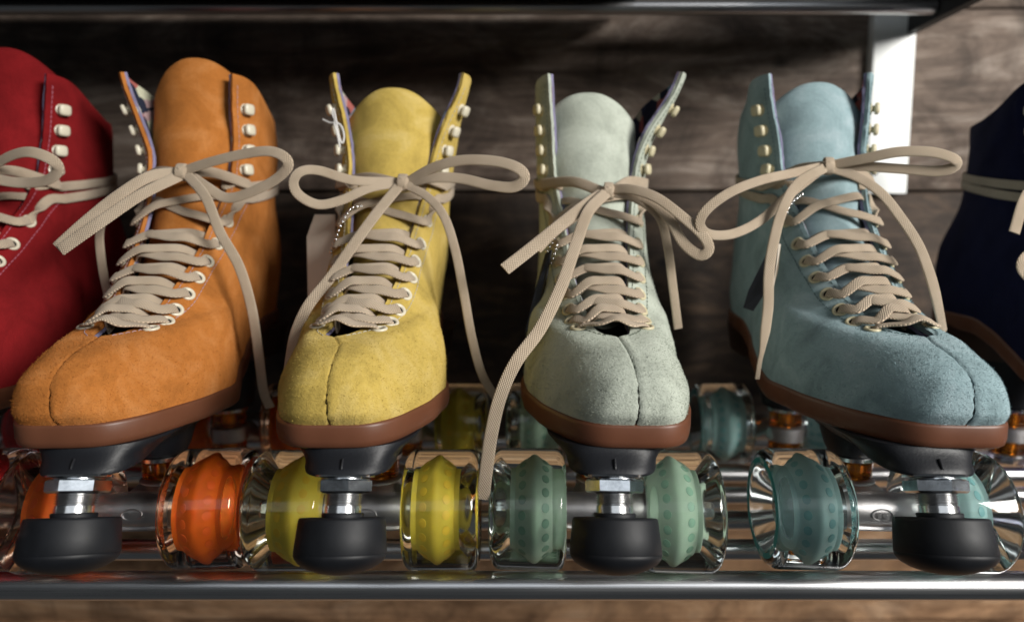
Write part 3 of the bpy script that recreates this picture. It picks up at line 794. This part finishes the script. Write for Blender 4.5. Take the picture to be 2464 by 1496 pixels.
    ribbon(lb, [kn+np.array((.0010*math.sin(a*.5), -.0036*math.cos(a), .0044*math.sin(a))) for a in aa], [(0, -math.cos(a), math.sin(a)) for a in aa], .0054, .0016)
    ribbon(lb, [kn+np.array((-.0035, .001, -.001)), kn+np.array((-.001, -.0022, .0008)), kn+np.array((.0015, -.0020, .0)), kn+np.array((.0040, .001, .001))], (0, -1, 0), .0050, .0030)
    for path, wd, *tp in P['bow']:
        pts = to_local(P, np.array([at(*q[:3]) for q in path]))
        nn = []
        for q in path:
            a = math.radians(q[3]) if len(q) > 3 else 0.0
            nn.append((math.sin(a)*.35, -math.cos(a), .25+math.sin(a)))
        ribbon(lb, pts, np.array(nn), wd*.83, .0013, wprof=tp[0] if tp else None)
    lb.build('shoelace', M['lace'], sk, angle=60)

    # running gear
    make_truck(sk, .0573, 1); make_truck(sk, .2202, -1)
    cols = P['wheel']
    tyre = clear('clear_urethane_'+P['name'], cols[0], .045, 1.40); core = plain('wheel_core_'+P['name'], cols[1], .55, 0, .4, None, (90, .08))
    cb = core.node_tree.nodes['Principled BSDF']; cb.inputs['Subsurface Weight'].default_value = .6; cb.inputs['Subsurface Radius'].default_value = (1, 1, 1); cb.inputs['Subsurface Scale'].default_value = .004
    dot = plain('wheel_dot_'+P['name'], cols[2], .55); pr = plain('ring_print_'+P['name'], cols[3], .5)
    w0 = None
    for (x, y) in ((-.039, .0573), (.039, .0573), (-.039, .2202), (.039, .2202)):
        sd = 1 if x > 0 else -1
        if w0 is None: w0 = make_wheel(sk, tyre, core, dot, pr, M['print_white'], (x, y, .031), sd)
        else: make_wheel(sk, None, None, None, None, None, (x, y, .031), sd, w0)
    return sk

Tv = np.linspace(.2, 1.0, 400); FZv = np.array([float(FZ(t)) for t in Tv])
# let the tongue run above the collar
Tv = np.append(Tv, 1.0); FZv = np.append(FZv, .2765+1e-6)

J = [.0004, -.0006, .0009, -.0003, .0006, -.0008, .0002]
base = dict(lip=1, ph=0.3, lean=0.0, jit=J, fuzz=0, tongue_x=0)
KY = .398
SK = [
 dict(base, name='red', tg=(0.036, 0.032), x=-.315, yaw=.060, col=(.20, .010, .012), stitch=(.45, .16, .22), toe=-.006, mid=-.004, top_gap=.033, tongue=.294, enamel='cream_enamel',
      label='red suede roller skate cut off by the left edge', wheel=((.95, .80, .80), (.60, .03, .03), (.5, .02, .02), (.01, .01, .01)),
      knot=(-40, 410, KY), bow=[([(-30, 410, KY), (20, 378, .39), (70, 366, .385), (122, 383, .385), (140, 408, .387), (112, 434, .39), (50, 440, .395), (-30, 428, KY)], .0075),
                                ([(-30, 395, KY), (-90, 450, .39), (-160, 540, .38)], .0075)]),
 dict(base, name='orange', na=(0, .20), tg=(0.044, 0.026), x=-.193, yaw=.060, col=(.46, .165, .036), tint=(.57, .24, .075), stitch=(.42, .30, .33), toe=-.008, mid=-.004, top_gap=.033, tongue=.2875, enamel='cream_enamel', fuzz=16000, ph=1.1, nut=-.1,
      label='orange suede roller skate between the red and yellow skates', wheel=((1.0, .78, .62), (.80, .17, .01), (.75, .13, .01), (.80, .09, .01)),
      knot=(437, 415, KY), bow=[
        ([(440, 412, KY), (500, 392, .393), (580, 372, .388), (645, 364, .384), (684, 378, .382), (692, 402, .383), (660, 434, .386), (600, 464, .389), (545, 476, .392), (500, 452, .394), (452, 418, KY)], .0072),
        ([(432, 415, KY), (360, 425, .390), (285, 470, .380), (210, 530, .372), (150, 584, .366), (138, 596, .3655)], .0082),
        ([(430, 424, KY-.002), (340, 468, .380), (245, 532, .368), (165, 588, .3635), (146, 602, .3630)], .0082),
        ([(430, 420, KY+.004), (330, 460, .400), (262, 510, .405), (240, 560, .408), (246, 640, .41), (262, 720, .415)], .0065),
        ([(450, 420, KY-.002), (495, 475, .388), (530, 560, .382), (575, 640, .380), (605, 740, .385), (622, 850, .395), (634, 940, .405), (650, 980, .41)], .0070)]),
 dict(base, name='yellow', na=(0, .17), bx=-.003, tg=(0.037, 0.048), x=-.0746, yaw=.010, col=(.56, .405, .10), tint=(.65, .50, .18), stitch=(.52, .50, .42), toe=-.003, mid=-.009, top_gap=.044, tongue=.2685, enamel='cream_enamel', fuzz=12000, ph=2.3, nut=.35,
      label='yellow suede roller skate with a cream tag at its side', wheel=((.97, .97, .82), (.72, .58, .07), (.74, .52, .04), (.01, .01, .01)),
      knot=(968, 440, KY), bow=[
        ([(960, 440, KY), (890, 452, .392), (820, 482, .387), (765, 492, .384), (720, 470, .382), (706, 440, .382), (722, 414, .383), (765, 410, .386), (850, 434, .390), (955, 438, KY)], .0068),
        ([(978, 440, KY), (1040, 405, .390), (1110, 386, .384), (1190, 388, .378), (1245, 404, .374), (1262, 428, .374), (1236, 450, .376), (1180, 446, .380), (1110, 430, .386), (1040, 428, .39), (980, 442, KY)], .0074),
        ([(960, 448, KY-.003), (905, 515, .388), (850, 590, .378), (795, 668, .370), (742, 735, .362), (712, 800, .362), (700, 860, .365), (692, 915, .372)], .0075),
        ([(980, 446, KY-.002), (1030, 475, .390), (1068, 520, .384), (1095, 600, .380), (1115, 700, .382), (1135, 810, .387), (1160, 900, .392), (1198, 965, .40)], .0062)]),
 dict(base, name='mint', tg=(0.03, 0.058), x=.0453, yaw=-.045, col=(.47, .51, .435), tint=(.56, .60, .52), stitch=(.14, .17, .13), toe=.010, mid=.001, top_gap=.047, tongue=.2655, enamel='straw_enamel', fuzz=12000, ph=3.9, lip=1, nut=0.45, paint=True, tongue_x=-.004,
      label='pale mint green suede roller skate next to the yellow one', wheel=((.92, .98, .93), (.42, .56, .44), (.20, .36, .26), (.08, .22, .10)),
      knot=(1462, 460, KY), bow=[
        ([(1472, 455, KY), (1520, 456, .390), (1580, 476, .382), (1640, 520, .376), (1690, 565, .372), (1706, 598, .371), (1685, 614, .372), (1645, 585, .376), (1612, 530, .382), (1560, 482, .39), (1475, 460, KY)], .0072),
        ([(1455, 462, KY), (1400, 500, .386), (1330, 556, .374), (1268, 606, .366), (1214, 648, .360)], .0085),
        ([(1452, 470, KY+.002), (1390, 515, .394), (1330, 560, .386), (1290, 600, .378)], .0078),
        ([(1458, 464, KY-.004), (1415, 510, .382), (1385, 590, .370), (1350, 690, .355), (1300, 790, .343), (1242, 870, .333), (1205, 950, .327), (1183, 1040, .323), (1170, 1130, .322), (1162, 1200, .323)], .0080),
        ([(1472, 464, KY-.001), (1530, 478, .392), (1585, 520, .388), (1606, 590, .387), (1618, 680, .39), (1632, 790, .398)], .0062)]),
 dict(base, name='blue', na=(-.05, 0), tg=(0.036, 0.029), x=.1885, yaw=-.050, col=(.285, .395, .420), tint=(.39, .49, .52), stitch=(.08, .14, .15), toe=.0125, mid=.008, top_gap=.036, tongue=.2725, enamel='straw_enamel', fuzz=13000, ph=5.2, nut=.0,
      label='light blue suede roller skate with long tan bow beside the navy skate', wheel=((.90, .98, .97), (.40, .58, .56), (.20, .42, .42), (.02, .25, .25)),
      knot=(1990, 400, KY), bow=[
        ([(2000, 398, KY), (2080, 382, .388), (2160, 366, .380), (2240, 366, .374), (2295, 382, .371), (2300, 400, .372), (2255, 412, .376), (2160, 406, .384), (2070, 400, .392), (2000, 402, KY)], .0072),
        ([(1982, 400, KY), (1910, 416, .390), (1830, 434, .380), (1755, 464, .374), (1700, 505, .372), (1684, 540, .372), (1708, 564, .373), (1765, 562, .377), (1830, 530, .385), (1895, 472, .392), (1980, 404, KY)], .0066),
        ([(1984, 404, KY-.003), (1922, 440, .388), (1885, 500, .381), (1862, 580, .376), (1850, 660, .372), (1848, 740, .368), (1836, 830, .362), (1828, 870, .360), (1822, 912, .359)], .0070, [1, 1, 1, 1, 1, 1, 1, 1, .95, .45, .42]),
        ([(1998, 404, KY-.001), (2060, 425, .391), (2120, 465, .385), (2172, 530, .378), (2210, 590, .370), (2234, 650, .362), (2250, 705, .362), (2262, 760, .370), (2270, 800, .380)], .0072)]),
 dict(base, name='navy', tg=(0.033, 0.033), x=.352, yaw=-.045, lean=.004, sw=.76, col=(.010, .011, .035), stitch=(.04, .04, .09), toe=.010, mid=.004, top_gap=.033, tongue=.283, enamel='straw_enamel', ph=4.1,
      label='navy blue suede roller skate cut off by the right edge', wheel=((.80, .78, .98), (.08, .05, .35), (.06, .04, .3), (.02, .02, .1)),
      knot=(2560, 400, KY), bow=[([(2560, 400, KY), (2520, 430, .39), (2470, 470, .385), (2440, 560, .38)], .0075),
                                 ([(2560, 600, .37), (2500, 600, .36), (2464, 625, .355), (2462, 650, .354), (2490, 680, .352)], .0075)]),
]
for P in SK:
    P['wp'] = None
    make_skate(P)

# ------------------------------------------------------------------ hang tags and charms
def bead_chain(parent, pts, off, r=.0011):
    C = catmull(np.array([at(*q) for q in pts])-off, step=.0002); S = np.concatenate([[0], np.cumsum(np.linalg.norm(np.diff(C, axis=0), axis=1))])
    mb = MB(); n = int(S[-1]/(r*2.5))
    for k in range(n+1):
        c = np.array([np.interp(k*r*2.5, S, C[:, i]) for i in range(3)])
        lathe(mb, [(r*math.sin(a), r*math.cos(a)) for a in np.linspace(-PI/2, PI/2, 9)], c, (0, 0, 1), 12)
    tube(mb, C[::8], r*.25, 6, 0, False); return mb.build('bead_chain', M['bead'], parent)
def slab(name, parent, quad, off, th, mat):
    q = [at(*p)-off for p in quad]; n = np.cross(q[1]-q[0], q[-1]-q[0]); n /= np.linalg.norm(n); m = len(q)
    mb = MB(); mb.add(q+[p+n*th for p in q], [tuple(range(m)), tuple(range(2*m-1, m-1, -1))]+[(i, (i+1) % m, (i+1) % m+m, i+m) for i in range(m)])
    return mb.build(name, mat, parent, False)
def tagthing(label, quad, chain, th=.0006, mat='card', cat='tag', extra=()):
    off = at(*chain[0][0]); e = empty('hang_tag', label, cat, 'tags hanging from the skates', tuple(off))
    slab('card', e, quad, off, th, M[mat])
    for c in chain: bead_chain(e, c, off)
    for nm, qd, t_, mt in extra: slab(nm, e, qd, off, t_, M[mt])
    return e
tagthing('blank cream paper tag hanging beside the yellow skate', [(757, 516, .425), (806, 516, .420), (806, 690, .420), (742, 780, .425), (738, 570, .427)],
         [[(868, 497, .405), (845, 502, .400), (826, 530, .398), (808, 575, .398), (796, 610, .400)]])
tagthing('dark narrow tag on a bead chain at the mint skate', [(1312, 610, .392), (1326, 600, .390), (1312, 680, .386), (1286, 780, .384), (1262, 800, .384), (1290, 690, .388)],
         [[(1345, 556, .392), (1330, 580, .390), (1312, 612, .390)], [(1340, 590, .392), (1334, 610, .391), (1325, 640, .390)]], .0012, 'black_plastic')
tagthing('black textured charm on a bead chain against the blue skate', [(1852, 595, .400), (1874, 590, .398), (1868, 650, .394), (1850, 690, .394), (1812, 748, .396), (1788, 740, .399), (1800, 700, .400)],
         [[(1930, 468, .396), (1905, 488, .392), (1888, 520, .391), (1872, 556, .393), (1862, 592, .397)]], .0016, 'black_plastic',
         extra=[('strip', [(1874, 586, .392), (1879, 588, .392), (1872, 650, .389), (1862, 690, .389), (1859, 688, .389), (1867, 650, .389)], .0006, 'card')])
# thread tied to the yellow flap
mb = MB(); o0 = at(806, 292, .428)
for q in ([(777, 288, .424), (795, 296, .422), (806, 292, .421), (800, 275, .422), (802, 262, .423), (808, 285, .421), (812, 310, .421), (822, 345, .421), (828, 330, .421), (822, 305, .421), (806, 292, .421)],
          [(804, 296, .421), (812, 325, .42), (818, 355, .42)]):
    tube(mb, [at(*p)-o0 for p in q], .0006, 8)
o = mb.build('thread_tie', M['thread_white']); o.location = o0
tag(o, 'small bow of white thread tied to the yellow boot flap', 'thread')
